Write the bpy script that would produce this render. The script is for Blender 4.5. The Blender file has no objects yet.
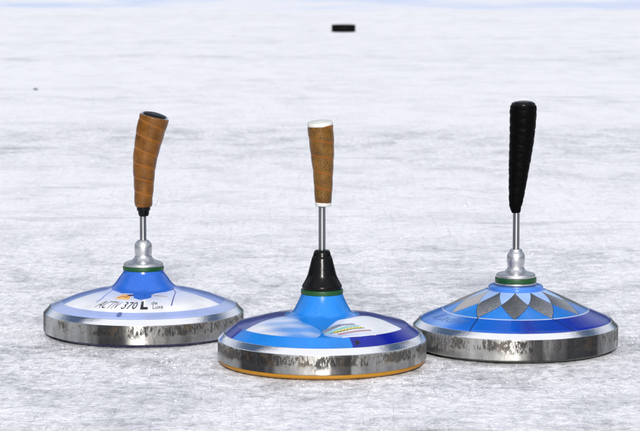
import bpy, bmesh, math, random
import numpy as np
from mathutils import Vector, Matrix, noise as mnoise

random.seed(7)
scene = bpy.context.scene
COL = scene.collection
rad = math.radians
PI = math.pi

# ------------------------------------------------------------------ helpers
def link(name, me, mat=None, parent=None, loc=None):
    o = bpy.data.objects.new(name, me)
    COL.objects.link(o)
    if mat is not None:
        me.materials.append(mat)
    if parent is not None:
        o.parent = parent
    if loc is not None:
        o.location = loc
    return o

def smooth(me, angle=None):
    me.polygons.foreach_set('use_smooth', [True] * len(me.polygons))
    if angle is not None:
        me.set_sharp_from_angle(angle=rad(angle))
    me.update()

def fillet(P, rr, n=5):
    """round the inner corners of an (r,z) polyline; rr = radius per point (0 = keep)"""
    out = [P[0]]
    for i in range(1, len(P) - 1):
        R = rr[i] if isinstance(rr, (list, tuple)) else rr
        p = Vector(P[i]); a = Vector(P[i - 1]); b = Vector(P[i + 1])
        if R <= 0:
            out.append(P[i]); continue
        d = min(R, (a - p).length * .48, (b - p).length * .48)
        s = p + (a - p).normalized() * d
        e = p + (b - p).normalized() * d
        for k in range(n + 1):
            t = k / n
            q = s * (1 - t) ** 2 + p * 2 * t * (1 - t) + e * t * t
            out.append((q.x, q.y))
    out.append(P[-1])
    return out

def lathe_mesh(name, prof, segs=160):
    """revolve (r,z) in metres about z"""
    vs = []; fs = []; idx = []
    for r, z in prof:
        if r < 1e-6:
            idx.append([len(vs)] * segs); vs.append((0, 0, z))
        else:
            row = []
            for k in range(segs):
                a = 2 * PI * k / segs
                row.append(len(vs)); vs.append((r * math.sin(a), -r * math.cos(a), z))
            idx.append(row)
    for i in range(len(prof) - 1):
        A = idx[i]; B = idx[i + 1]
        for k in range(segs):
            k2 = (k + 1) % segs
            f = [A[k], A[k2], B[k2], B[k]]
            g = []
            for v in f:
                if v not in g: g.append(v)
            if len(g) > 2: fs.append(g)
    me = bpy.data.meshes.new(name)
    me.from_pydata(vs, [], fs)
    bm = bmesh.new(); bm.from_mesh(me)
    bmesh.ops.recalc_face_normals(bm, faces=bm.faces)
    bm.to_mesh(me); bm.free()
    return me

def lathe(name, prof, s, mat, parent, segs=160, angle=None, fil=None):
    """prof in photo-scale units, s metres per unit"""
    if fil is not None:
        prof = fillet(prof, fil)
    me = lathe_mesh(name, [(r * s, z * s) for r, z in prof], segs)
    smooth(me, angle)
    return link(name, me, mat, parent)

ANROT = .25
# node shortcuts
class NT:
    def __init__(self, nt): self.nt = nt
    def n(self, t, **kw):
        nd = self.nt.nodes.new(t)
        for k, v in kw.items(): setattr(nd, k, v)
        return nd
    def l(self, a, b): self.nt.links.new(a, b)
    def setv(self, sock, v):
        if hasattr(v, 'is_linked') or isinstance(v, bpy.types.NodeSocket): self.l(v, sock)
        else: sock.default_value = v
    def math(self, op, a, b=None, c=None, clamp=False):
        m = self.n('ShaderNodeMath', operation=op); m.use_clamp = clamp
        self.setv(m.inputs[0], a)
        if b is not None: self.setv(m.inputs[1], b)
        if c is not None: self.setv(m.inputs[2], c)
        return m.outputs[0]
    def ramp(self, v, stops):
        r = self.n('ShaderNodeValToRGB')
        el = r.color_ramp.elements
        while len(el) < len(stops): el.new(.5)
        for e, (p, c) in zip(el, stops):
            e.position = p
            e.color = (c, c, c, 1) if not isinstance(c, tuple) else (*c, 1)
        self.l(v, r.inputs[0]); return r.outputs[0]
    def mixc(self, f, a, b, blend='MIX'):
        m = self.n('ShaderNodeMix', data_type='RGBA', blend_type=blend)
        self.setv(m.inputs[0], f)
        for i, v in ((6, a), (7, b)):
            if isinstance(v, tuple): m.inputs[i].default_value = (*v, 1)
            else: self.l(v, m.inputs[i])
        return m.outputs[2]
    def noise(self, vec, scale, detail=4, rough=.55, dist=0):
        t = self.n('ShaderNodeTexNoise')
        t.inputs['Scale'].default_value = scale
        t.inputs['Detail'].default_value = detail
        t.inputs['Roughness'].default_value = rough
        t.inputs['Distortion'].default_value = dist
        self.l(vec, t.inputs['Vector']); return t.outputs['Fac']
    def mapping(self, vec, scale=(1, 1, 1), loc=(0, 0, 0), rot=(0, 0, 0)):
        m = self.n('ShaderNodeMapping')
        m.inputs['Scale'].default_value = scale
        m.inputs['Location'].default_value = loc
        m.inputs['Rotation'].default_value = rot
        self.l(vec, m.inputs['Vector']); return m.outputs[0]

def newmat(name):
    m = bpy.data.materials.new(name); m.use_nodes = True
    nt = m.node_tree; b = nt.nodes['Principled BSDF']
    return m, NT(nt), b

def objco(N):
    return N.n('ShaderNodeTexCoord').outputs['Object']

def bump(N, b, h, strength=.3, dist=.001):
    bp = N.n('ShaderNodeBump')
    bp.inputs['Strength'].default_value = strength
    bp.inputs['Distance'].default_value = dist
    N.l(h, bp.inputs['Height']); N.l(bp.outputs[0], b.inputs['Normal'])
    return bp

# ------------------------------------------------------------------ materials
def simple(name, col, rough=.4, metal=0, coat=0, nscale=120, nstr=.15, var=.15, ndist=.0005, spec=.5):
    m, N, b = newmat(name)
    co = objco(N)
    f = N.noise(co, nscale, 5)
    lo = tuple(c * (1 - var) for c in col); hi = tuple(min(1, c * (1 + var)) for c in col)
    N.l(N.mixc(f, lo, hi), b.inputs['Base Color'])
    b.inputs['Metallic'].default_value = metal
    N.l(N.ramp(f, [(.3, max(0, rough - .08)), (.7, min(1, rough + .1))]), b.inputs['Roughness'])
    b.inputs['Coat Weight'].default_value = coat
    b.inputs['Specular IOR Level'].default_value = spec
    b.inputs['Coat Roughness'].default_value = .06
    bump(N, b, f, nstr, ndist)
    return m

def rim_material(name, zlo, zhi, seed, stain=.5, warm=(.055, .034, .016)):
    """worn steel tyre: turned metal, vertical rust and dirt streaks, scuffed edges, painted reflection bars"""
    m, N, b = newmat(name)
    co = objco(N)
    sep = N.n('ShaderNodeSeparateXYZ'); N.l(co, sep.inputs[0])
    z = N.math('DIVIDE', N.math('SUBTRACT', sep.outputs[2], zlo), zhi - zlo)
    streak = N.noise(N.mapping(co, (1, 1, .36), (seed, 0, 0)), 360, 4, .7)
    clump = N.noise(N.mapping(co, (1, 1, .5), (seed * 3, 1, 0)), 34, 3, .6)
    spots = N.noise(N.mapping(co, (1, 1, .7), (0, seed, 0)), 420, 3, .6)
    edge = N.noise(N.mapping(co, (1, 1, 1), (0, seed, 5)), 95, 4, .7)
    zc = N.math('ADD', z, N.math('MULTIPLY', N.math('SUBTRACT', edge, .5), .7))
    band = N.ramp(zc, [(.22, 0.0), (.48, 1.0), (.90, 1.0), (1.0, 0.0)])
    s = N.math('ADD', N.math('MULTIPLY', streak, .62), N.math('MULTIPLY', clump, .5))
    s = N.math('MULTIPLY', N.ramp(s, [(.605 - .12 * stain, 0.0), (.65 - .09 * stain, 1.0)]), band)
    pit = N.ramp(spots, [(.66, 0.0), (.70, 1.0)])
    onside = N.math('LESS_THAN', z, 1.0)
    pit = N.math('MULTIPLY', pit, N.math('MULTIPLY', onside, .8))
    dirt = N.math('MAXIMUM', N.math('MULTIPLY', s, onside), pit)
    hue = N.noise(co, 60, 2)
    dcol = N.mixc(N.ramp(hue, [(.5, 0.0), (.68, 1.0)]), (.002, .002, .003), warm)
    tint = N.noise(N.mapping(co, (1, 1, .30), (seed, 2, 0)), 26, 5, .72)
    mirror_bars = N.noise(N.mapping(co, (1, 1, .03), (seed, 7, 0)), 13, 2, .5)  # broad vertical bars imitating dark reflections, put into the steel colour
    mirror_bars = N.ramp(mirror_bars, [(.40, .10), (.44, .55), (.52, .8), (.60, 1.0)])
    steel = N.mixc(N.math('MULTIPLY', mirror_bars, N.ramp(tint, [(.30, .25), (.44, .62), (.62, 1.0)])), (.03, .03, .035), (.92, .91, .88))
    steel = N.mixc(onside, (.97, .96, .98), steel)
    N.l(N.mixc(N.math('MULTIPLY', dirt, .9), steel, dcol), b.inputs['Base Color'])
    N.l(N.math('SUBTRACT', 1.0, N.math('MULTIPLY', dirt, .75)), b.inputs['Metallic'])
    side_r = N.math('ADD', .46, N.math('MULTIPLY', tint, .12))
    r = N.math('ADD', N.math('MULTIPLY', onside, N.math('SUBTRACT', side_r, .10)), .10)
    N.l(N.math('ADD', r, N.math('MULTIPLY', dirt, .3)), b.inputs['Roughness'])
    N.l(N.math('MULTIPLY', onside, .95), b.inputs['Anisotropic'])
    b.inputs['Anisotropic Rotation'].default_value = ANROT
    tg = N.n('ShaderNodeTangent', direction_type='RADIAL', axis='Z')
    N.l(tg.outputs[0], b.inputs['Tangent'])
    h = N.math('ADD', N.math('MULTIPLY', streak, .5), N.math('ADD', N.math('MULTIPLY', edge, 1.2), N.math('MULTIPLY', dirt, -.4)))
    bump(N, b, h, .22, .0008)
    return m

def brushed(name, col, rough=.28, scale=500):
    m, N, b = newmat(name)
    co = objco(N)
    f = N.noise(N.mapping(co, (.15, .15, 1)), scale, 4, .6)
    g = N.noise(co, 45, 3)
    N.l(N.mixc(g, tuple(c * .75 for c in col), col), b.inputs['Base Color'])
    b.inputs['Metallic'].default_value = 1
    N.l(N.math('ADD', rough - .08, N.math('MULTIPLY', f, .16)), b.inputs['Roughness'])
    bump(N, b, f, .12, .0003)
    return m

def paint_material(name, glitter=False):
    """lacquered plastic: paint colours and painted-in reflections come from the vertex pattern, with scuffs and dust"""
    m, N, b = newmat(name)
    co = objco(N)
    at = N.n('ShaderNodeAttribute'); at.attribute_name = 'paint'
    col = at.outputs['Color']
    big = N.noise(co, 22, 3)
    col = N.mixc(N.ramp(big, [(.3, .0), (.75, .25)]), col, (.0, .0, .0), 'MIX')
    scr = N.noise(N.mapping(co, (1, 1, 1)), 90, 6, .7)
    if glitter:
        g = N.noise(co, 1100, 2, .7)
        alpha = at.outputs['Alpha']
        dark = N.mixc(N.ramp(g, [(.34, 0.0), (.72, 1.0)]), (.03, .03, .034), (.36, .38, .41))
        dark = N.mixc(1.0, dark, at.outputs['Color'], 'MULTIPLY')
        col = N.mixc(N.math('SUBTRACT', 1.0, alpha), col, dark)
    N.l(col, b.inputs['Base Color'])
    N.l(N.ramp(scr, [(.4, .16), (.8, .34)]), b.inputs['Roughness'])
    b.inputs['Coat Weight'].default_value = .25
    b.inputs['Coat Roughness'].default_value = .04
    b.inputs['Specular IOR Level'].default_value = .3
    fl = N.noise(co, 620, 2, .6); reg = N.noise(co, 30, 4, .65)
    fleck = N.math('MULTIPLY', N.ramp(fl, [(.66, 0.0), (.72, 1.0)]), N.ramp(reg, [(.45, .15), (.65, 1.0)]))
    hair = N.noise(N.mapping(co, (1.0, .06, 1.0), rot=(0, 0, rad(35))), 420, 2, .5)
    hair = N.math('MULTIPLY', N.ramp(hair, [(.68, 0.0), (.73, 1.0)]), N.ramp(reg, [(.5, 0.0), (.65, .5)]))
    N.l(N.mixc(N.math('MULTIPLY', N.math('MAXIMUM', fleck, hair), .28), col, (.75, .78, .84)), b.inputs['Base Color'])
    orange = N.noise(co, 70, 2)
    bump(N, b, orange, .05, .001)
    return m

def leather(name, base, seam, dots, pitch, dotgap=.0036):
    """spiral-wrapped perforated leather strip; uses the strip coordinates stored in UV"""
    m, N, b = newmat(name)
    uv = N.n('ShaderNodeUVMap'); uv.uv_map = 'strip'
    sp = N.n('ShaderNodeSeparateXYZ'); N.l(uv.outputs[0], sp.inputs[0])
    s = sp.outputs[0]; t = N.math('FRACT', sp.outputs[1])
    co = objco(N)
    a = N.math('DIVIDE', s, dotgap)
    row = N.math('MULTIPLY', t, pitch / (dotgap * .8))
    stag = N.math('MULTIPLY', N.math('MODULO', N.math('FLOOR', row), 2.0), .5)
    fa = N.math('SUBTRACT', N.math('FRACT', N.math('ADD', a, stag)), .5)
    fr = N.math('SUBTRACT', N.math('FRACT', row), .5)
    d = N.math('SQRT', N.math('ADD', N.math('MULTIPLY', fa, fa), N.math('MULTIPLY', N.math('MULTIPLY', fr, fr), .7)))
    dot = N.ramp(d, [(.14, 1.0), (.24, 0.0)])
    grp = N.noise(co, 130, 2)
    inrow = N.math('MULTIPLY', N.math('GREATER_THAN', t, .16), N.math('LESS_THAN', t, .86))
    dot = N.math('MULTIPLY', N.math('MULTIPLY', dot, inrow), N.ramp(grp, [(.47, .0), (.53, 1.0)]))
    ed = N.math('MINIMUM', t, N.math('SUBTRACT', 1.0, t))
    sm = N.ramp(ed, [(.0, 1.0), (.03, .8), (.07, 0.0)])
    v = N.noise(co, 60, 5, .6); g = N.noise(co, 900, 3, .6)
    c = N.mixc(N.ramp(v, [(.35, 0.0), (.68, 1.0)]), tuple(x * .6 for x in base), tuple(min(1, x * 1.3) for x in base))
    c = N.mixc(N.math('MULTIPLY', g, .35), c, tuple(x * .4 for x in base))
    c = N.mixc(N.math('MULTIPLY', sm, .75), c, seam)
    c = N.mixc(dot, c, dots)
    N.l(c, b.inputs['Base Color'])
    N.l(N.ramp(v, [(.3, .20), (.7, .36)]), b.inputs['Roughness'])
    b.inputs['Specular IOR Level'].default_value = .3
    b.inputs['Coat Weight'].default_value = .1
    b.inputs['Coat Roughness'].default_value = .3
    h = N.math('ADD', N.math('MULTIPLY', g, .35), N.math('MULTIPLY', dot, -1.0))
    bump(N, b, h, .5, .0005)
    return m

def ice_material():
    m, N, b = newmat('ice')
    co = objco(N)
    sep = N.n('ShaderNodeSeparateXYZ'); N.l(co, sep.inputs[0])
    Y = sep.outputs[1]
    wob = N.noise(N.mapping(co, (.5, .5, 0)), 2.2, 5, .65)
    Yw = N.math('ADD', Y, N.math('MULTIPLY', N.math('SUBTRACT', wob, .5), 1.6))
    strips = N.noise(N.mapping(co, (.30, 1.0, 0), (3, 1.4, 0)), 1.3, 6, .62, .3)     # scraped strips across the lane
    blot = N.noise(N.mapping(co, (1.0, .85, 0), (7, 2.4, 0)), 7.0, 6, .68, .6)        # hand-sized grey patches
    clump = N.noise(N.mapping(co, (1.0, .8, 0), (1, 9.4, 0)), 26, 6, .70)
    fine = N.noise(N.mapping(co, (1.0, .55, 0)), 75, 4, .72)                          # finger-sized flecks
    grain = N.noise(N.mapping(co, (1.0, .5, 0)), 240, 3, .7)
    sc1 = N.noise(N.mapping(co, (1.0, .04, 0), rot=(0, 0, rad(4))), 120, 3, .65)      # blade scratches
    sc2 = N.noise(N.mapping(co, (.05, 1.0, 0), rot=(0, 0, rad(-5))), 60, 3, .6)
    sc3 = N.noise(N.mapping(co, (1.0, .05, 0), rot=(0, 0, rad(-22))), 70, 3, .6)
    scr = N.math('MAXIMUM', N.ramp(sc1, [(.58, 0.0), (.70, 1.0)]), N.math('MULTIPLY', N.ramp(sc2, [(.60, 0.0), (.74, 1.0)]), .7))
    scr = N.math('MAXIMUM', scr, N.math('MULTIPLY', N.ramp(sc3, [(.60, 0.0), (.72, 1.0)]), .8))
    band = N.ramp(N.math('DIVIDE', Yw, 20.0), [(.296, 0.0), (.322, 1.0), (.345, .9), (.370, 0.0)])
    band2 = N.ramp(N.math('DIVIDE', Yw, 20.0), [(.51, 0.0), (.525, .8), (.545, 0.0)])
    near = N.ramp(N.math('DIVIDE', Yw, 10.0), [(.28, .42), (.305, .62), (.335, 1.0), (.365, .9), (.43, .40), (.52, .14), (.80, 0.0)])
    g = N.math('ADD', N.math('MULTIPLY', N.ramp(strips, [(.45, 0.0), (.66, 1.0)]), .22), N.math('MULTIPLY', band, .30))
    g = N.math('ADD', g, N.math('MULTIPLY', band2, .3))
    g = N.math('ADD', g, N.math('MULTIPLY', near, .50))
    tone = N.math('ADD', N.math('MULTIPLY', N.ramp(blot, [(.46, 0.0), (.62, 1.0)]), .07), N.math('MULTIPLY', near, .08))
    mid = N.math('ADD', N.math('MULTIPLY', blot, .6), N.math('MULTIPLY', clump, .4))
    f1 = N.ramp(mid, [(.47, 0.0), (.62, 1.0)])
    f2 = N.ramp(N.math('ADD', N.math('MULTIPLY', fine, .7), N.math('MULTIPLY', grain, .3)), [(.46, 0.0), (.60, 1.0)])
    amount = N.math('MULTIPLY', f1, N.math('ADD', .04, N.math('MULTIPLY', g, .62)))
    amount = N.math('ADD', amount, N.math('MULTIPLY', f2, N.math('ADD', .05, N.math('MULTIPLY', g, .58))))
    wisp = N.noise(N.mapping(co, (.35, 1.0, 0), (2, 5.7, 0)), 9, 5, .6, .8)
    amount = N.math('ADD', amount, N.math('MULTIPLY', N.ramp(wisp, [(.60, 0.0), (.70, 1.0)]), .24))
    amount = N.math('ADD', amount, tone)
    amount = N.math('SUBTRACT', amount, N.math('MULTIPLY', scr, .10), clamp=True)
    col = N.mixc(amount, (.885, .885, .925), (.17, .18, .205))
    N.l(col, b.inputs['Base Color'])
    N.l(N.math('SUBTRACT', .52, N.math('MULTIPLY', amount, .30)), b.inputs['Roughness'])
    b.inputs['Specular IOR Level'].default_value = .5
    h = N.math('ADD', N.math('MULTIPLY', fine, 1.0), N.math('MULTIPLY', grain, .5))
    h = N.math('ADD', h, N.math('MULTIPLY', scr, .35))
    h = N.math('ADD', h, N.math('MULTIPLY', clump, 1.3))
    bump(N, b, h, .8, .005)
    return m

# ------------------------------------------------------------------ camera
F = 2560.0
cam_d = bpy.data.cameras.new('camera'); cam = bpy.data.objects.new('camera', cam_d)
COL.objects.link(cam); scene.camera = cam
cam.location = (0, 0, .6)
cam.rotation_euler = (rad(90 - 6.78), 0, 0)
cam_d.sensor_width = 36; cam_d.lens = 36 * F / 640
cam_d.clip_start = .05; cam_d.clip_end = 3000
cam_d.dof.use_dof = True
cam_d.dof.focus_distance = 3.48
cam_d.dof.aperture_fstop = 25

# ------------------------------------------------------------------ light
SUN_EL, SUN_AZ = 25, 1.5      # az: degrees to the right of straight behind the camera
w = bpy.data.worlds.new('World'); scene.world = w; w.use_nodes = True
N = NT(w.node_tree)
bg = w.node_tree.nodes['Background']
sky = N.n('ShaderNodeTexSky', sky_type='NISHITA')
sky.sun_disc = False
sky.sun_elevation = rad(SUN_EL)
sky.sun_rotation = rad(180 - SUN_AZ)
sky.air_density = 1.0; sky.dust_density = 2.0; sky.ozone_density = 1.0
# thin bright cloud spread round the sun side of the sky, clear blue opposite
gen = N.n('ShaderNodeTexCoord').outputs['Generated']
vm = N.n('ShaderNodeVectorMath', operation='DOT_PRODUCT')
N.l(gen, vm.inputs[0]); vm.inputs[1].default_value = (.05, -.35, .935)
cl = N.noise(N.mapping(gen, (1, 1, 2.2)), 2.6, 6, .6, .4)
k = N.math('ADD', vm.outputs['Value'], N.math('MULTIPLY', N.math('SUBTRACT', cl, .5), .9))
k = N.ramp(k, [(.56, 0.0), (.78, 1.0)])
sepg = N.n('ShaderNodeSeparateXYZ'); N.l(gen, sepg.inputs[0])
low = N.math('ADD', sepg.outputs[2], N.math('MULTIPLY', N.math('SUBTRACT', cl, .5), .35))
low = N.ramp(low, [(.0, .0), (.20, .0), (.30, .62), (.45, .62), (.64, 0.0)])
k = N.math('MAXIMUM', k, low)
N.l(N.mixc(k, sky.outputs[0], (9.5, 9.7, 10.4)), bg.inputs[0])
bg.inputs[1].default_value = .10
sd = bpy.data.lights.new('sun', 'SUN'); sun = bpy.data.objects.new('sun', sd); COL.objects.link(sun)
sd.energy = 4.0; sd.angle = rad(8); sd.color = (1, .965, .91)
# direction from the scene towards the sun
dv = Vector((math.sin(rad(SUN_AZ)) * math.cos(rad(SUN_EL)), -math.cos(rad(SUN_AZ)) * math.cos(rad(SUN_EL)), math.sin(rad(SUN_EL))))
sun.rotation_euler = dv.to_track_quat('Z', 'Y').to_euler()
sun.location = dv * 20

# ------------------------------------------------------------------ ground and far terrain
def spaced(lo, hi, flo, fhi, step, grow=1.18):
    a = list(np.arange(flo, fhi + 1e-6, step))
    s = step; x = a[-1]
    while x < hi:
        s *= grow; x = min(hi, x + s); a.append(x)
    s = step; x = a[0]; left = []
    while x > lo:
        s *= grow; x = max(lo, x - s); left.append(x)
    return left[::-1] + a
xs = spaced(-420, 420, -.85, .85, .006)
ys = spaced(-420, 420, 2.75, 4.6, .008)
def gz(x, y):
    if -1.2 < x < 1.2 and 2.3 < y < 6:
        v = mnoise.fractal(Vector((x * 9, y * 14, .3)), 1.0, 2.1, 4) * .0011
        v += mnoise.noise(Vector((x * 60, y * 75, 3.1))) * .0005
        return v - .0006
    return -.0006
vs = [(x, y, gz(x, y)) for y in ys for x in xs]
nx = len(xs)
fs = [(j * nx + i, j * nx + i + 1, (j + 1) * nx + i + 1, (j + 1) * nx + i) for j in range(len(ys) - 1) for i in range(nx - 1)]
me = bpy.data.meshes.new('ice'); me.from_pydata(vs, [], fs); smooth(me)
M_ICE = ice_material()
ice = link('ice', me, M_ICE); ice['kind'] = 'structure'

# low bank of cleared snow along the far side of the rink
def snow_bank():
    X = np.linspace(-14, 14, 240); T = np.linspace(0, 1, 28)
    V = []
    for t in T:
        for x in X:
            base = 15.6 + .5 * mnoise.noise(Vector((x * .35, 0, 5))) - .06 * x
            y = base + t * 4.0
            h = math.sin(PI * min(1, t)) ** 1.3 * .03 * (1 + .5 * mnoise.noise(Vector((x * .8, t * 3, 1)))) if 0 < t < 1 else 0
            h += .012 * mnoise.fractal(Vector((x * 3, y * 3, 0)), 1, 2, 3) * math.sin(PI * t)
            V.append((x, y, h - (.02 if t in (0, 1) else 0.0)))
    n = len(X)
    Fc = [(j * n + i, j * n + i + 1, (j + 1) * n + i + 1, (j + 1) * n + i) for j in range(len(T) - 1) for i in range(n - 1)]
    me = bpy.data.meshes.new('snow_bank'); me.from_pydata(V, [], Fc); smooth(me)
    m, N, b = newmat('snow')
    co = objco(N); f = N.noise(co, 1.2, 4, .6); g = N.noise(co, 40, 5, .6)
    N.l(N.mixc(N.ramp(f, [(.42, 0.0), (.7, 1.0)]), (.70, .715, .77), (.47, .56, .76)), b.inputs['Base Color'])  # bluish noise patches paint shadow into the snow colour
    b.inputs['Roughness'].default_value = .8
    bump(N, b, g, .5, .01)
    o = link('snow_bank', me, m); o['kind'] = 'structure'
snow_bank()

# unseen dark wooded ring, added to give the rims dark reflections
def unseen_hills():
    V = []; n = 180
    rows = [(150, -.5), (165, 14), (200, 30), (250, 42), (320, 54), (400, 0)]
    for r, h in rows:
        for k in range(n):
            a = 2 * PI * k / n
            q = mnoise.fractal(Vector((math.cos(a) * 3, math.sin(a) * 3, r * .01)), 1, 2, 4)
            V.append((r * math.cos(a), r * math.sin(a), h * (1 + .5 * q) if h > 0 else h))
    Fc = [(j * n + i, j * n + (i + 1) % n, (j + 1) * n + (i + 1) % n, (j + 1) * n + i) for j in range(len(rows) - 1) for i in range(n)]
    me = bpy.data.meshes.new('unseen_hills'); me.from_pydata(V, [], Fc); smooth(me)
    m, N, b = newmat('unseen_forest')
    co = objco(N); f = N.noise(co, .12, 6, .7)
    N.l(N.mixc(N.ramp(f, [(.35, 0.0), (.62, 1.0)]), (.010, .016, .014), (.035, .042, .042)), b.inputs['Base Color'])
    b.inputs['Roughness'].default_value = .95
    o = link('unseen_hills', me, m); o['kind'] = 'structure'
unseen_hills()

# ------------------------------------------------------------------ painted shells
def inside(px, py, poly):
    c = np.zeros(px.shape, bool)
    n = len(poly); j = n - 1
    for i in range(n):
        xi, yi = poly[i]; xj, yj = poly[j]
        if yi != yj:
            hit = ((yi > py) != (yj > py)) & (px < (xj - xi) * (py - yi) / (yj - yi) + xi)
            c ^= hit
        j = i
    return c

def curvy(P, n=8):
    out = []; m = len(P)
    for i in range(m):
        p0, p1, p2, p3 = [np.array(P[(i + j) % m], float) for j in (-1, 0, 1, 2)]
        for k in range(n):
            t = k / n
            q = .5 * ((2 * p1) + (-p0 + p2) * t + (2 * p0 - 5 * p1 + 4 * p2 - p3) * t * t + (-p0 + 3 * p1 - 3 * p2 + p3) * t ** 3)
            out.append((q[0], q[1]))
    return out

def near_line(px, py, pts, wdt):
    d = np.full(px.shape, 1e9)
    for (x0, y0), (x1, y1) in zip(pts, pts[1:]):
        L = (x1 - x0) ** 2 + (y1 - y0) ** 2
        t = np.clip(((px - x0) * (x1 - x0) + (py - y0) * (y1 - y0)) / L, 0, 1)
        d = np.minimum(d, np.hypot(px - x0 - t * (x1 - x0), py - y0 - t * (y1 - y0)))
    return d < wdt

def lin(r, g, b):
    f = lambda c: (c / 255 / 12.92) if c / 255 <= .04045 else ((c / 255 + .055) / 1.055) ** 2.4
    return np.array([f(r) * .8, f(g) * .8, f(b) * .8, 1.0])

def shell(parent, prof, s, paint, mat, segs=1200, rows=190):
    """painted plastic cover: profile resampled evenly, colour per vertex = paint(x, y, r, azimuth) in plan view"""
    P = prof
    L = [0]
    for (a, b), (c, d) in zip(P, P[1:]): L.append(L[-1] + math.hypot(c - a, d - b))
    t = np.linspace(0, L[-1], rows)
    R = np.interp(t, L, [p[0] for p in P]); Z = np.interp(t, L, [p[1] for p in P])
    A = np.arange(segs) * 2 * PI / segs
    RR, AA = np.meshgrid(R, A, indexing='ij'); ZZ = np.repeat(Z[:, None], segs, 1)
    px = RR * np.sin(AA); py = -RR * np.cos(AA)
    acc = 0
    sub = [(-.33, -.25), (.33, -.25), (-.33, .25), (.33, .25)]
    dr = L[-1] / rows; da = 2 * PI / segs
    for u, v in sub:
        r2 = RR + v * dr; a2 = AA + u * da
        acc = acc + paint(r2 * np.sin(a2), -r2 * np.cos(a2), r2, (a2 + PI) % (2 * PI) - PI)
    colr = acc / len(sub)
    V = np.stack([px * s, py * s, ZZ * s], -1).reshape(-1, 3)
    i = np.arange(rows - 1)[:, None] * segs; k = np.arange(segs)[None, :]; k2 = (k + 1) % segs
    Q = np.stack([i + k, i + k2, i + segs + k2, i + segs + k], -1).reshape(-1, 4)
    me = bpy.data.meshes.new('shell')
    me.vertices.add(len(V)); me.vertices.foreach_set('co', V.ravel())
    me.loops.add(Q.size); me.loops.foreach_set('vertex_index', Q.ravel().astype(np.int32))
    me.polygons.add(len(Q)); me.polygons.foreach_set('loop_start', (np.arange(len(Q)) * 4).astype(np.int32))
    me.update(calc_edges=True)
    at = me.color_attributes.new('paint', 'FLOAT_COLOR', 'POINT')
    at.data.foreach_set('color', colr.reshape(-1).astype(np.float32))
    smooth(me)
    return link('shell', me, mat, parent)

def paint_left(x, y, r, az):
    c = np.empty(x.shape + (4,))
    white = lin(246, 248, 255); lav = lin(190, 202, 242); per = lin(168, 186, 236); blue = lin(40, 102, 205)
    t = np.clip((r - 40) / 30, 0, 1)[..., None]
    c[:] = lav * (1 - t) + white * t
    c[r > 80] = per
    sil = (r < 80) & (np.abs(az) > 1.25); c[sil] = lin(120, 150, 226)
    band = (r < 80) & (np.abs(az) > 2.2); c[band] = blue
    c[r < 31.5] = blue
    c[inside(x, y, [(-31, -4), (-30, -18), (-22, -29), (-19, -33), (-8, -36), (-6, -49), (1.6, -55), (10, -48), (13, -35), (24, -27), (31, -16), (31, -4), (0, 0)])] = blue  # reflection of the neck in the dome, painted in blue
    c[near_line(x, y, [(30, -12), (33, -22), (32, -40), (31, -62)], .6)] = lin(80, 90, 165)
    c[near_line(x, y, [(-29, -17), (-34, -30), (-38, -42), (-42, -48)], .9)] = lin(110, 140, 220)
        # yellow-orange sticker with a dark corner, and a small silver one
    lab = inside(x, y, [(-25, -47), (-18, -36), (-8, -39), (-11, -53)])
    c[lab] = lin(248, 190, 92)
    c[lab & near_line(x, y, [(-21, -45), (-17, -42), (-14, -46), (-12, -43)], .9)] = lin(190, 110, 40)
    c[inside(x, y, [(-14, -38), (-8, -38), (-6, -43), (-11, -43)])] = lin(70, 35, 30)
    lab = ((x - 18) / 8) ** 2 + ((y + 41) / 6) ** 2 < 1
    c[lab] = lin(222, 222, 232)
    c[lab & (np.abs(y + 41) < 2.2) & (np.sin(x * 3.1) + np.sin(x * 5.3 + y) > .1)] = lin(130, 125, 140)
    # parting line of the shell on the bevel
    c[near_line(x, y, [(-17.5, -80), (-18, -84)], 2.4)] = lin(100, 115, 170)
    return c

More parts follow.
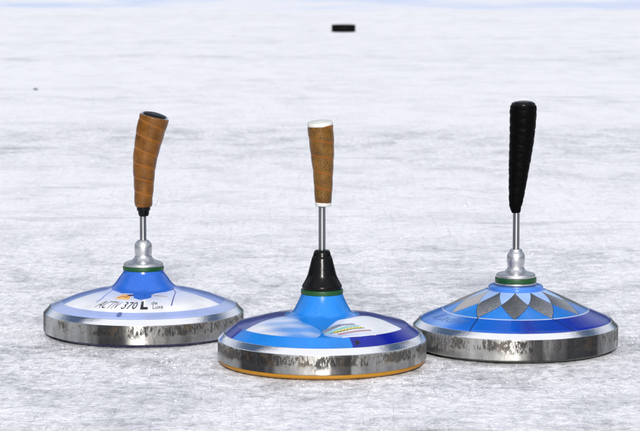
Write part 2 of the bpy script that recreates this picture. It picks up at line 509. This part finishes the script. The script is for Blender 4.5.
def paint_centre(x, y, r, az):
    c = np.empty(x.shape + (4,))
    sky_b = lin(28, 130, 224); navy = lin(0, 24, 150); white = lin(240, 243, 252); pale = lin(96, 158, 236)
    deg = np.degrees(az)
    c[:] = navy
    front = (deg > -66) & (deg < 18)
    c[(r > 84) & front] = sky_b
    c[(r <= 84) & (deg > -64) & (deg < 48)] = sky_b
    c[r < 37] = sky_b
    refl_l = (r < 84) & inside(x, y, curvy([(-74, -42), (-58, -22), (-40, -13), (-30, -21), (-21, -38), (-12, -52), (-4, -64), (-1, -74), (-6, -84), (-22, -82.5), (-37, -76.5), (-57, -63)]))  # bright reflections left and right on the dome, painted in as white panels
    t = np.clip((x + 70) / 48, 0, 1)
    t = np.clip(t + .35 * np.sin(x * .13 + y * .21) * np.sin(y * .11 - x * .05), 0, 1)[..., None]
    c = np.where(refl_l[..., None], white * (1 - t) + pale * t, c)
    refl_r = (r < 84) & inside(x, y, curvy([(2, -72), (8, -55), (15.5, -37), (26, -27), (34, -16), (43, -6), (52, -8), (66, -20), (78, -35), (70, -50), (53, -67), (36, -78), (19, -83), (4, -80)]))
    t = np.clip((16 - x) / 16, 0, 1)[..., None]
    c = np.where(refl_r[..., None], white * (1 - t) + pale * t, c)
    t = (np.clip((r - 70) / 14, 0, 1) * np.clip((60 - x) / 40, 0, 1) * refl_r)[..., None]
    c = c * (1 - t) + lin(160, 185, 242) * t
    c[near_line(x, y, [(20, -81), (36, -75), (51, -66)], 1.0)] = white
    # bright badge: grey hatched swoosh, yellow lettering band, dull red swoosh
    u = x * .72 + y * .69; v = -x * .69 + y * .72
    hatch = np.sin(u * 1.9 + v * .9)
    g = near_line(x, y, [(2.4, -70.8), (8.9, -62.2), (17.7, -51.8), (29.5, -46.1)], 2.6)
    c[g & (hatch > -.3)] = lin(104, 108, 130); c[g & (hatch <= -.3)] = lin(178, 186, 212)
    g = near_line(x, y, [(5, -73.5), (15.5, -63.4), (25, -55.0), (34.1, -49.8)], 2.0)
    c[g] = lin(150, 210, 222)
    g = near_line(x, y, [(12.5, -71.2), (20.9, -64.6), (29.6, -57.6), (38, -53.2)], 2.3)
    c[g] = lin(240, 228, 110)
    c[g & (np.sin(u * 2.4) * np.sin(v * 1.7 + u) > .45)] = lin(70, 90, 60)
    c[near_line(x, y, [(8, -74), (15.5, -69.8), (23, -64.8), (31, -58.8), (41, -53)], .6)] = lin(70, 80, 90)
    g = near_line(x, y, [(16.6, -75.2), (26.4, -68.6), (36.2, -62.2), (46, -57)], 1.8)
    c[g & (hatch > -.2)] = lin(176, 120, 130); c[g & (hatch <= -.2)] = lin(205, 175, 190)
    # worn black transfer on the bevel
    c[near_line(x, y, [(33, -86), (34, -82)], 1.3) | near_line(x, y, [(31, -83.5), (36, -84)], .8)] = lin(5, 8, 30)
    return c

def paint_right(x, y, r, az):
    c = np.empty(x.shape + (4,))
    deg = np.degrees(az)
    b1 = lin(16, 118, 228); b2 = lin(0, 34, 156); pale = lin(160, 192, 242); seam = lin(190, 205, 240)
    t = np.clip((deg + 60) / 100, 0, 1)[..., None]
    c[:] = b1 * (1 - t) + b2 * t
    rel = (deg + 5 + 15) % 30 - 15            # twelve diamonds round the cone
    arel = np.abs(rel)
    inner = np.interp(arel, [0, 15], [29, 50])
    outer = np.interp(arel, [0, 15], [71, 50])
    dia = (r > inner) & (r < outer)
    tri = (r <= inner) & (r > 29)
    c[tri] = pale
    k = np.clip((70 - r) / 40, 0, 1)[..., None]
    out_t = (r >= outer) & (r < 72)
    c[out_t] = c[out_t] * .45 + lin(50, 150, 238) * .55
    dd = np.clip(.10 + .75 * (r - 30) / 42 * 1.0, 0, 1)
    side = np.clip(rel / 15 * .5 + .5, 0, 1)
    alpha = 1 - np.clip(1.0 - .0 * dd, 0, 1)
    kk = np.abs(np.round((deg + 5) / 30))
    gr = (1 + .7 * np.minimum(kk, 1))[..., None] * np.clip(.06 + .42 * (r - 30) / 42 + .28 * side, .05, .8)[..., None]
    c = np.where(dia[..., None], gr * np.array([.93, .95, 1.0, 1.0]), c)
    c[..., 3] = np.where(dia, 0.0, 1.0)
    edge = (np.abs(r - inner) < .7) & (r > 29) & (r < 51) | (np.abs(r - outer) < .7) & (r < 72) & (r > 49)
    c[edge] = lin(24, 40, 90)
    sky_glare = dia & (deg < -48) & (deg > -100)  # sky glare on the far-left diamonds, painted in as a pale tone
    c[sky_glare] = lin(196, 190, 190); c[..., 3] = np.where(sky_glare, .75, c[..., 3])
    c[(r > 71.2) & (r < 72.4)] = seam
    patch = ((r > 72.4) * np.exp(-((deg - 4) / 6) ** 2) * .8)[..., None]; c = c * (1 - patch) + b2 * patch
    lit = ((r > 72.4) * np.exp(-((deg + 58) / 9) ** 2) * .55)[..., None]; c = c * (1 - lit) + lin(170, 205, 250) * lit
    al = c[..., 3]; al[r > 72.4] = 1.0
    c[near_line(x, y, [(-40.5, -59), (-50, -80)], .6) | near_line(x, y, [(31, -65), (50, -79)], .6)] = lin(20, 30, 60)
    c[r < 29] = lin(70, 130, 225)
    return c

# ------------------------------------------------------------------ lettering
def text_mesh(body, size, shear=0.0, bold=0.0):
    cu = bpy.data.curves.new('t', 'FONT'); cu.body = body; cu.size = size; cu.shear = shear
    cu.offset = bold; cu.fill_mode = 'FRONT'; cu.resolution_u = 3
    o = bpy.data.objects.new('t', cu); COL.objects.link(o)
    bpy.context.view_layer.update()
    dg = bpy.context.evaluated_depsgraph_get()
    me = bpy.data.meshes.new_from_object(o.evaluated_get(dg))
    bpy.data.objects.remove(o, do_unlink=True)
    bm = bmesh.new(); bm.from_mesh(me)
    bmesh.ops.triangulate(bm, faces=bm.faces)
    for _ in range(2):
        long = [e for e in bm.edges if e.calc_length() > size * .12]
        if long: bmesh.ops.subdivide_edges(bm, edges=long, cuts=1)
    bmesh.ops.triangulate(bm, faces=bm.faces)
    V = [tuple(v.co[:2]) for v in bm.verts]; Fc = [[v.index for v in f.verts] for f in bm.faces]
    bm.verts.index_update(); bm.free()
    return V, Fc

def zprof(P, r):
    for (a, b), (c, d) in zip(P, P[1:]):
        lo, hi = min(a, c), max(a, c)
        if lo <= r <= hi and hi > lo: return b + (d - b) * (a - r) / (a - c)
    return P[-1][1]

def lettering(items, prof, s, mat, parent, name='lettering'):
    """items: (text, x start, width, r of baseline, radial height, shear, bold). wrapped on the shell, printed film 0.15 mm proud"""
    VV = []; FF = []
    for body, x0, wdt, rb, hgt, shear, bold in items:
        V, Fc = text_mesh(body, 10, shear, bold)
        a = min(v[0] for v in V); b = max(v[0] for v in V); h0 = min(v[1] for v in V); h1 = max(v[1] for v in V)
        off = len(VV)
        for u, v in V:
            X = x0 + (u - a) / (b - a) * wdt
            r = rb - (v - h0) / (h1 - h0) * hgt
            az = math.asin(max(-1, min(1, X / rb)))
            z = zprof(prof, r)
            VV.append((r * math.sin(az) * s, -r * math.cos(az) * s, z * s + .00035))
        FF += [[i + off for i in f] for f in Fc]
    me = bpy.data.meshes.new(name); me.from_pydata(VV, [], FF)
    return link(name, me, mat, parent)

# ------------------------------------------------------------------ grips
def catmull(P, n=14):
    out = []
    Q = [P[0]] + P + [P[-1]]
    for i in range(1, len(Q) - 2):
        p0, p1, p2, p3 = [np.array(q, float) for q in Q[i - 1:i + 3]]
        for k in range(n):
            t = k / n
            out.append(.5 * ((2 * p1) + (-p0 + p2) * t + (2 * p0 - 5 * p1 + 4 * p2 - p3) * t * t + (-p0 + 3 * p1 - 3 * p2 + p3) * t ** 3))
    out.append(np.array(P[-1], float))
    return out

def grip(parent, pts, s, mat, pitch, step=.0005, rough=0.0, segs=120, close_top=0, flat=1.0, seed=0):
    """pts: (x offset, z, half width) in units; a strip wrapped in a spiral, each turn overlapping the one below"""
    C = [c * s for c in catmull(pts, 40)]
    L = [0]
    for a, b in zip(C, C[1:]): L.append(L[-1] + math.hypot(b[0] - a[0], b[1] - a[1]))
    tot = L[-1]; n = int(tot / .0007)
    T = np.linspace(0, tot, n)
    X = np.interp(T, L, [c[0] for c in C]); Z = np.interp(T, L, [c[1] for c in C]); W = np.interp(T, L, [c[2] for c in C])
    V = []; UV = []
    for j in range(n):
        a = max(0, j - 2); b = min(n - 1, j + 2)
        tx, tz = X[b] - X[a], Z[b] - Z[a]; q = math.hypot(tx, tz); tx /= q; tz /= q
        for k in range(segs + 1):
            an = 2 * PI * k / segs
            ph = T[j] / pitch + an / (2 * PI)
            fr = ph % 1.0
            r = W[j]
            over = step * (1 - min(1, fr / .9)) if fr < .9 else step * ((fr - .9) / .1)
            r += over + .0005 * math.sin(PI * fr) ** .7
            if rough:
                r += rough * mnoise.fractal(Vector((math.sin(an) * 6, math.cos(an) * 6 + seed, T[j] * 260)), 1, 2, 3)
            r += .0003 * mnoise.noise(Vector((math.sin(an) * 2, math.cos(an) * 2, T[j] * 90 + seed)))
            e = min(1, T[j] / .0022, (tot - T[j]) / .0018)
            r *= .86 + .14 * math.sqrt(max(0, 1 - (1 - e) ** 2))
            lx = r * math.sin(an); ly = -r * math.cos(an) * flat
            V.append((X[j] + lx * tz, ly, Z[j] - lx * tx)); UV.append((an * W[j], ph))
    S1 = segs + 1
    Fc = [(j * S1 + k, j * S1 + k + 1, (j + 1) * S1 + k + 1, (j + 1) * S1 + k) for j in range(n - 1) for k in range(segs)]
    me = bpy.data.meshes.new('grip')
    base = len(V)
    V.append((X[0], 0, Z[0])); V.append((X[-1], 0, Z[-1] + close_top)); UV += [(0, 0), (0, 0)]
    Fc += [(base, k + 1, k) for k in range(segs)]
    Fc += [(base + 1, (n - 1) * S1 + k, (n - 1) * S1 + k + 1) for k in range(segs)]
    me.from_pydata(V, [], Fc)
    uvl = me.uv_layers.new(name='strip')
    vi = np.empty(len(me.loops), np.int32); me.loops.foreach_get('vertex_index', vi)
    uvl.data.foreach_set('uv', np.array(UV, np.float32)[vi].ravel())
    smooth(me, 50)
    o = link('grip', me, mat, parent)
    top = Vector((X[-1], 0, Z[-1])); tdir = Vector((X[-1] - X[-4], 0, Z[-1] - Z[-4])).normalized()
    bot = Vector((X[0], 0, Z[0])); bdir = Vector((X[3] - X[0], 0, Z[3] - Z[0])).normalized()
    return o, top, tdir, bot, bdir

def place(o, p, d):
    o.location = p; o.rotation_euler = d.to_track_quat('Z', 'Y').to_euler()

def local_lathe(name, prof, s, mat, parent, p, d, segs=64, angle=35, fil=None):
    o = lathe(name, prof, s, mat, parent, segs, angle, fil)
    place(o, p, d); return o

# ------------------------------------------------------------------ materials in use
M_ALU = brushed('cast_aluminium', (.62, .63, .66), .34)
M_ALU.node_tree.nodes['Principled BSDF'].inputs['Metallic'].default_value = .95
M_ROD = brushed('polished_rod', (.34, .345, .36), .42)
_b = M_ROD.node_tree.nodes['Principled BSDF']
_b.inputs['Anisotropic'].default_value = .95; _b.inputs['Anisotropic Rotation'].default_value = .25
_tg = M_ROD.node_tree.nodes.new('ShaderNodeTangent'); _tg.direction_type = 'RADIAL'; _tg.axis = 'Z'
M_ROD.node_tree.links.new(_tg.outputs[0], _b.inputs['Tangent'])
M_CHROME = brushed('chrome', (.8, .8, .82), .08)
M_GREEN = simple('green_rubber', (.0, .05, .008), .4, 0, .0, 200)
M_BLACK = simple('black_plastic', (.0025, .0025, .003), .2, 0, 0, 260, .04, spec=.18)
M_BLACKG = simple('black_gloss', (.003, .003, .004), .34, 0, 0, 60, .02, spec=.15)
M_WHITE = simple('white_plastic', (.50, .51, .50), .35, 0, .0, 80, .1, .06)
M_INK = simple('black_ink', (.008, .008, .012), .35)
M_GREYINK = simple('grey_ink', (.09, .16, .34), .4)
M_RUBBER = simple('black_rubber_wrap', (.0012, .0012, .0013), .45, 0, 0, 700, .5, .3, spec=.04)
M_PUCK = simple('puck_rubber', (.0012, .0012, .0014), .75, 0, 0, 300, .4, .3, spec=.1)
GROUP = 'ice stocks standing in a row on the ice'

def stock(loc, label, category='ice stock'):
    t = bpy.data.objects.new('ice_stock', None); COL.objects.link(t)
    t.empty_display_size = .1; t.location = loc
    t['label'] = label; t['category'] = category; t['group'] = GROUP
    return t

def cap_profile(P):
    return P

# ================================================================== LEFT STOCK
s = 1 / 697 / .99
t = stock((-.2525, 3.626, .0), 'pale blue and white ice stock with black lettering, curved brown leather grip and navy sole')
Z0, Z1 = 4.6, 22.4
R0 = 98.8
lathe('rim', [(90, 3.6), (R0 - .8, 3.6), (R0, 4.6), (R0, 22.2), (92.8, 27.8), (91.2, 27.2), (90, 24)], s,
      rim_material('left_rim_steel', Z0 * s, Z1 * s, 1.7, .75), t, 360, 28, [0, .8, .8, .9, .8, .5, 0])
lathe('sole', [(0, .05), (88, .05), (93, .9), (95.5, 3.2), (95.5, 4.4), (88, 4.4)], s,
      simple('navy_sole', (.004, .012, .10), .35, 0, .2, 90), t, 240, 30, [0, 0, 1.5, .6, .3, 0])
P_L = fillet([(92.6, 24.5), (92.2, 27), (89.5, 28.6), (80, 32.2), (69, 36.6), (49, 42), (37, 44), (31, 46.4), (27, 51), (24, 55.5), (20.5, 60), (19.6, 63)],
             [0, .8, 1.5, 2.2, 4, 6, 4, 3, 2, 3, 2, 0], 6)
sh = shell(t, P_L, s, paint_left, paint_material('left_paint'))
lettering([('ACTIV', -43.5, 23.5, 74.5, 15, .35, -.12), ('370', -17.5, 16, 74.0, 14.5, .25, .0), ('L', 1.6, 7.6, 74.5, 17, .08, .55),
           ('de', 12.2, 6, 65.5, 7, .3, .0), ('Luxe', 13.6, 10.5, 74, 7.5, .3, .0)], P_L, s, M_INK, sh)
lathe('seal_ring', [(10, 62.6), (19.6, 62.6), (20.2, 63.2), (20.2, 66.2), (19.6, 66.8), (10, 66.8)], s, M_GREEN, t, 120, 30, .5)
lathe('socket', [(8, 66.9), (19.4, 66.9), (19.6, 68), (18.9, 69.6), (17.4, 70.4), (14, 71.4), (10.6, 73.2), (8.5, 75.4), (8.0, 77.6), (8.6, 81), (8.9, 84), (8.5, 87.2), (7.2, 90.2), (5.4, 92.1), (3.2, 92.8), (0, 92.8)],
      s, M_ALU, t, 96, 40, [0, .3, .6, .8, .8, 1.5, 1.5, 1.2, 1.2, 1.5, 1.5, 1.5, 1.5, 1.2, .6, 0])
lathe('rod', [(0, 88), (3.2, 88), (3.2, 118), (0, 118)], s, M_ROD, t, 48, 40)
M_L1 = leather('reddish_leather', (.16, .060, .005), (.26, .088, .009), (.030, .009, .004), .020, .0030)
g, top, td, bot, bd = grip(t, [(.6, 125.0, 7.6), (.6, 129.5, 8.4), (1, 141, 9.0), (1.8, 166, 10.9), (4.3, 182.5, 12.2), (8, 199.5, 13.6), (11.2, 211, 14.2), (12.1, 214.5, 14.3)], s, M_L1, .0200)
local_lathe('ferrule', [(0, -9), (4.4, -9), (5.2, -7.4), (5.6, -4), (6.7, -3), (6.9, 1), (0, 1)], s, M_BLACK, g, bot, bd, fil=.5)
lathe_cap = local_lathe('end_cap', [(0, -1), (13.2, -1), (13.8, 0), (13.6, 1.3), (12.4, 1.8), (11.6, 1.2), (0, 1.2)], s, M_CHROME, g, top - td * .0008, (td + Vector((0, -.13, 0))).normalized(), 96, 35, .4)
local_lathe('cap_badge', [(11.7, 1.0), (11.4, 1.8), (9, 2.7), (5, 3.3), (0, 3.5)], s, M_BLACKG, lathe_cap, Vector((0, 0, 0)), Vector((0, 0, 1)), 96, 60)

# ================================================================== CENTRE STOCK
s = 1 / 747 / .988
t = stock((.0027, 3.380, .0), 'blue ice stock with black socket cone, straight brown leather grip, white cap and yellow sole')
lathe('rim', [(94, 5.3), (101.8, 5.3), (102.9, 6.3), (102.9, 24.8), (96.6, 30.6), (95, 30.2), (94, 27)], s,
      rim_material('centre_rim_steel', 5.4 * s, 24.6 * s, 5.1, 1.05), t, 360, 28, [0, .8, .8, .9, .8, .5, 0])
lathe('sole', [(0, .05), (91, .05), (98.5, .5), (101.2, 2.4), (101.2, 5.2), (91, 5.2)], s,
      simple('yellow_sole', (.35, .155, .001), .45, 0, 0, 90), t, 240, 30, [0, 0, 1.5, .6, .3, 0])
P_C = fillet([(96.4, 27.5), (96, 30), (93.5, 31.8), (84, 38.8), (59, 45.2), (41, 47.8), (33, 49), (29, 51.2), (26, 56.5), (22.6, 63.5), (20.5, 69)],
             [0, .8, 1.5, 1.0, 6, 3, 1.5, 1.5, 3, 3, 0], 6)
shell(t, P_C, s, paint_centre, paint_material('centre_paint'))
lathe('seal_ring', [(10, 68.6), (20.3, 68.6), (20.8, 69.2), (20.8, 73.0), (20.3, 73.6), (10, 73.6)], s, M_GREEN, t, 120, 30, .5)
lathe('socket', [(8, 73.7), (19.6, 73.7), (19.9, 76.8), (18, 79.8), (15.8, 84), (14.4, 87.2), (12.2, 96), (10, 104.5), (9, 106.2), (8.2, 109.8), (6.9, 112), (3.3, 112.4), (0, 112.4)],
      s, M_BLACK, t, 96, 40, [0, .4, 1, 1.5, 2, 2, 2, .8, .8, 1, .8, .5, 0])
lathe('rod', [(0, 108), (3.4, 108), (3.4, 157), (0, 157)], s, M_ROD, t, 48, 40)
M_L2 = leather('brown_leather', (.14, .062, .006), (.23, .06, .003), (.014, .006, .003), .0210, .0042)
g, top, td, bot, bd = grip(t, [(1.1, 158.0, 7.6), (1.2, 166, 8.2), (1.2, 175, 8.7), (1, 190, 9.6), (0, 212.5, 11.5), (-1.2, 228, 12.1), (-1.8, 235.5, 12.2)], s, M_L2, .0210, step=.0004, seed=4)
local_lathe('ferrule', [(0, -2.6), (6.8, -2.6), (7.9, -2), (8.2, 0), (8.0, 1.4), (0, 1.4)], s, M_WHITE, g, bot, bd, fil=.4)
cap = local_lathe('end_cap', [(0, -1.2), (12.2, -1.2), (12.6, 0), (12.5, 1.6), (11.6, 3.0), (10.3, 3.5), (9.4, 3.2), (8.6, 3.6), (4, 4.6), (0, 4.8)], s, M_WHITE, g, top, (td + Vector((0, -.10, 0))).normalized(), 96, 35, .5)

# ================================================================== RIGHT STOCK
s = 1 / 721 / .988
t = stock((.2705, 3.503, .0), 'blue ice stock with dark glitter diamonds round its cone, silver socket and black grip')
lathe('rim', [(92, 3.2), (100, 3.2), (100.9, 4.2), (100.9, 23.4), (94.8, 28.9), (93.2, 28.5), (92, 25)], s,
      rim_material('right_rim_steel', 4.2 * s, 23.6 * s, 4.6, .75, (.05, .035, .022)), t, 360, 28, [0, .8, .8, .9, .8, .5, 0])
lathe('sole', [(0, .05), (89, .05), (95, .8), (97.5, 2.6), (97.5, 3.6), (89, 3.6)], s,
      simple('green_grey_sole', (.06, .085, .06), .4, 0, .2, 90), t, 240, 30, [0, 0, 1.5, .6, .3, 0])
P_R = fillet([(94.6, 25), (94.2, 28.0), (91.5, 30), (72, 38.2), (58, 45.2), (41, 53), (30, 57.6), (27.2, 58.6), (27, 61), (25.2, 62.2), (20, 62.6)],
             [0, .8, 1.8, 1.5, 5, 5, 2, .6, .8, .8, 0], 6)
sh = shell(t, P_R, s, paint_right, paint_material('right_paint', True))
lettering([('Ladler', -83, 30, 85, 10, .5, -.15)], P_R, s, M_GREYINK, sh)
lathe('collar', [(10, 62.7), (19.8, 62.7), (20.2, 63.4), (20.2, 65.0), (10, 65.0)], s, M_ALU, t, 120, 30, .3)
lathe('seal_ring', [(10, 65.1), (20.0, 65.1), (20.4, 65.6), (20.4, 69.2), (20.0, 69.8), (10, 69.8)], s, M_GREEN, t, 120, 30, .5)
lathe('socket', [(8, 69.9), (19.2, 69.9), (19.4, 71.6), (18.6, 73.4), (16.6, 74), (13.2, 74.6), (10.6, 75.8), (8.6, 77.8), (7.9, 80.2), (8.5, 83.4), (9.2, 87), (8.9, 90.6), (7.8, 93.4), (6.2, 95.4), (5.6, 97.6), (3.3, 98), (0, 98)],
      s, M_ALU, t, 96, 40, [0, .3, .8, .8, 1, 1.5, 1.2, 1.2, 1.5, 1.5, 1.5, 1.5, .8, .5, .5, .5, 0])
lathe('rod', [(0, 92), (3.3, 92), (3.3, 138), (0, 138)], s, M_ROD, t, 48, 40)
g, top, td, bot, bd = grip(t, [(-.4, 133.5, 3.9), (-.6, 138, 4.8), (-.7, 143, 6.2), (.7, 159, 7.9), (2.6, 182.4, 10.0), (4.7, 206, 11.6), (5.8, 229, 12.6), (5.8, 239.5, 12.4)], s, M_RUBBER, .0120, step=.0004, rough=.0004, seed=9)
local_lathe('end_cap', [(0, -1.5), (11.6, -1.5), (12, 0), (11.2, 2), (9, 3.2), (5, 3.9), (0, 4.1)], s, M_BLACK, g, top, td, 96, 60, .6)

# ================================================================== TARGET PUCK
p = lathe('puck', [(0, 0), (58, 0), (60, 1.5), (60, 33), (58, 35), (0, 35.6)], .001, M_PUCK, None, 96, 30, [0, 0, 1.5, 1.5, 0, 0])
p.location = (.118, 12.86, 0)
p['label'] = 'small black rubber target puck lying alone on the far ice'; p['category'] = 'puck'

# loose ice shavings scraped up by the stones
def shavings(n=2200):
    rnd = random.Random(11); V = []; Fc = []
    while n:
        if rnd.random() < .55:
            cx, cy = rnd.choice([(-.2525, 3.626), (.0027, 3.38), (.2705, 3.503)])
            a = rnd.uniform(0, 2 * PI); d = .143 + abs(rnd.gauss(0, .10)); x, y = cx + d * math.sin(a), cy + d * math.cos(a)
        else:
            x, y = rnd.uniform(-.95, .95), rnd.uniform(2.8, 5.6)
        if any(math.hypot(x - a, y - b) < .146 for a, b in ((-.2525, 3.626), (.0027, 3.38), (.2705, 3.503))): continue
        if mnoise.noise(Vector((x * 7, y * 7, 2))) < rnd.uniform(-.4, .3): continue
        n -= 1
        r = .0005 + .0017 * rnd.random() ** 3; o = len(V); a0 = rnd.uniform(0, PI); st = rnd.uniform(.4, 1)
        for k in range(5):
            a = a0 + 2 * PI * k / 5; q = r * rnd.uniform(.6, 1.2)
            V.append((x + q * math.cos(a), y + q * st * math.sin(a), -.001))
        V.append((x + rnd.uniform(-.3, .3) * r, y + rnd.uniform(-.3, .3) * r, r * rnd.uniform(.25, .6)))
        Fc += [(o + k, o + (k + 1) % 5, o + 5) for k in range(5)]
    me = bpy.data.meshes.new('ice_shavings'); me.from_pydata(V, [], Fc)
    o = link('ice_shavings', me, simple('loose_frost', (.66, .67, .71), .6, 0, 0, 300, .1, .04, spec=.3))
    o['kind'] = 'stuff'; o['label'] = 'loose white ice shavings strewn thinly over the ice around the stocks'; o['category'] = 'ice shavings'
shavings()

# dark pebble frozen into the ice
bm = bmesh.new(); bmesh.ops.create_icosphere(bm, subdivisions=3, radius=.008)
for v in bm.verts: v.co *= 1 + .25 * mnoise.noise(v.co * 120); v.co.z *= .7
me = bpy.data.meshes.new('pebble'); bm.to_mesh(me); bm.free(); smooth(me)
pb = link('pebble', me, simple('pebble_stone', (.10, .12, .12), .8)); pb.location = (-.962, 8.65, .001)
pb['label'] = 'tiny dark grey pebble frozen into white ice behind the pale blue stock'; pb['category'] = 'pebble'

# ------------------------------------------------------------------ render settings
scene.view_settings.view_transform = 'Standard'
scene.view_settings.look = 'None'
scene.view_settings.exposure = 0
scene.cycles.use_denoising = True
scene.cycles.max_bounces = 8
scene.cycles.caustics_reflective = False
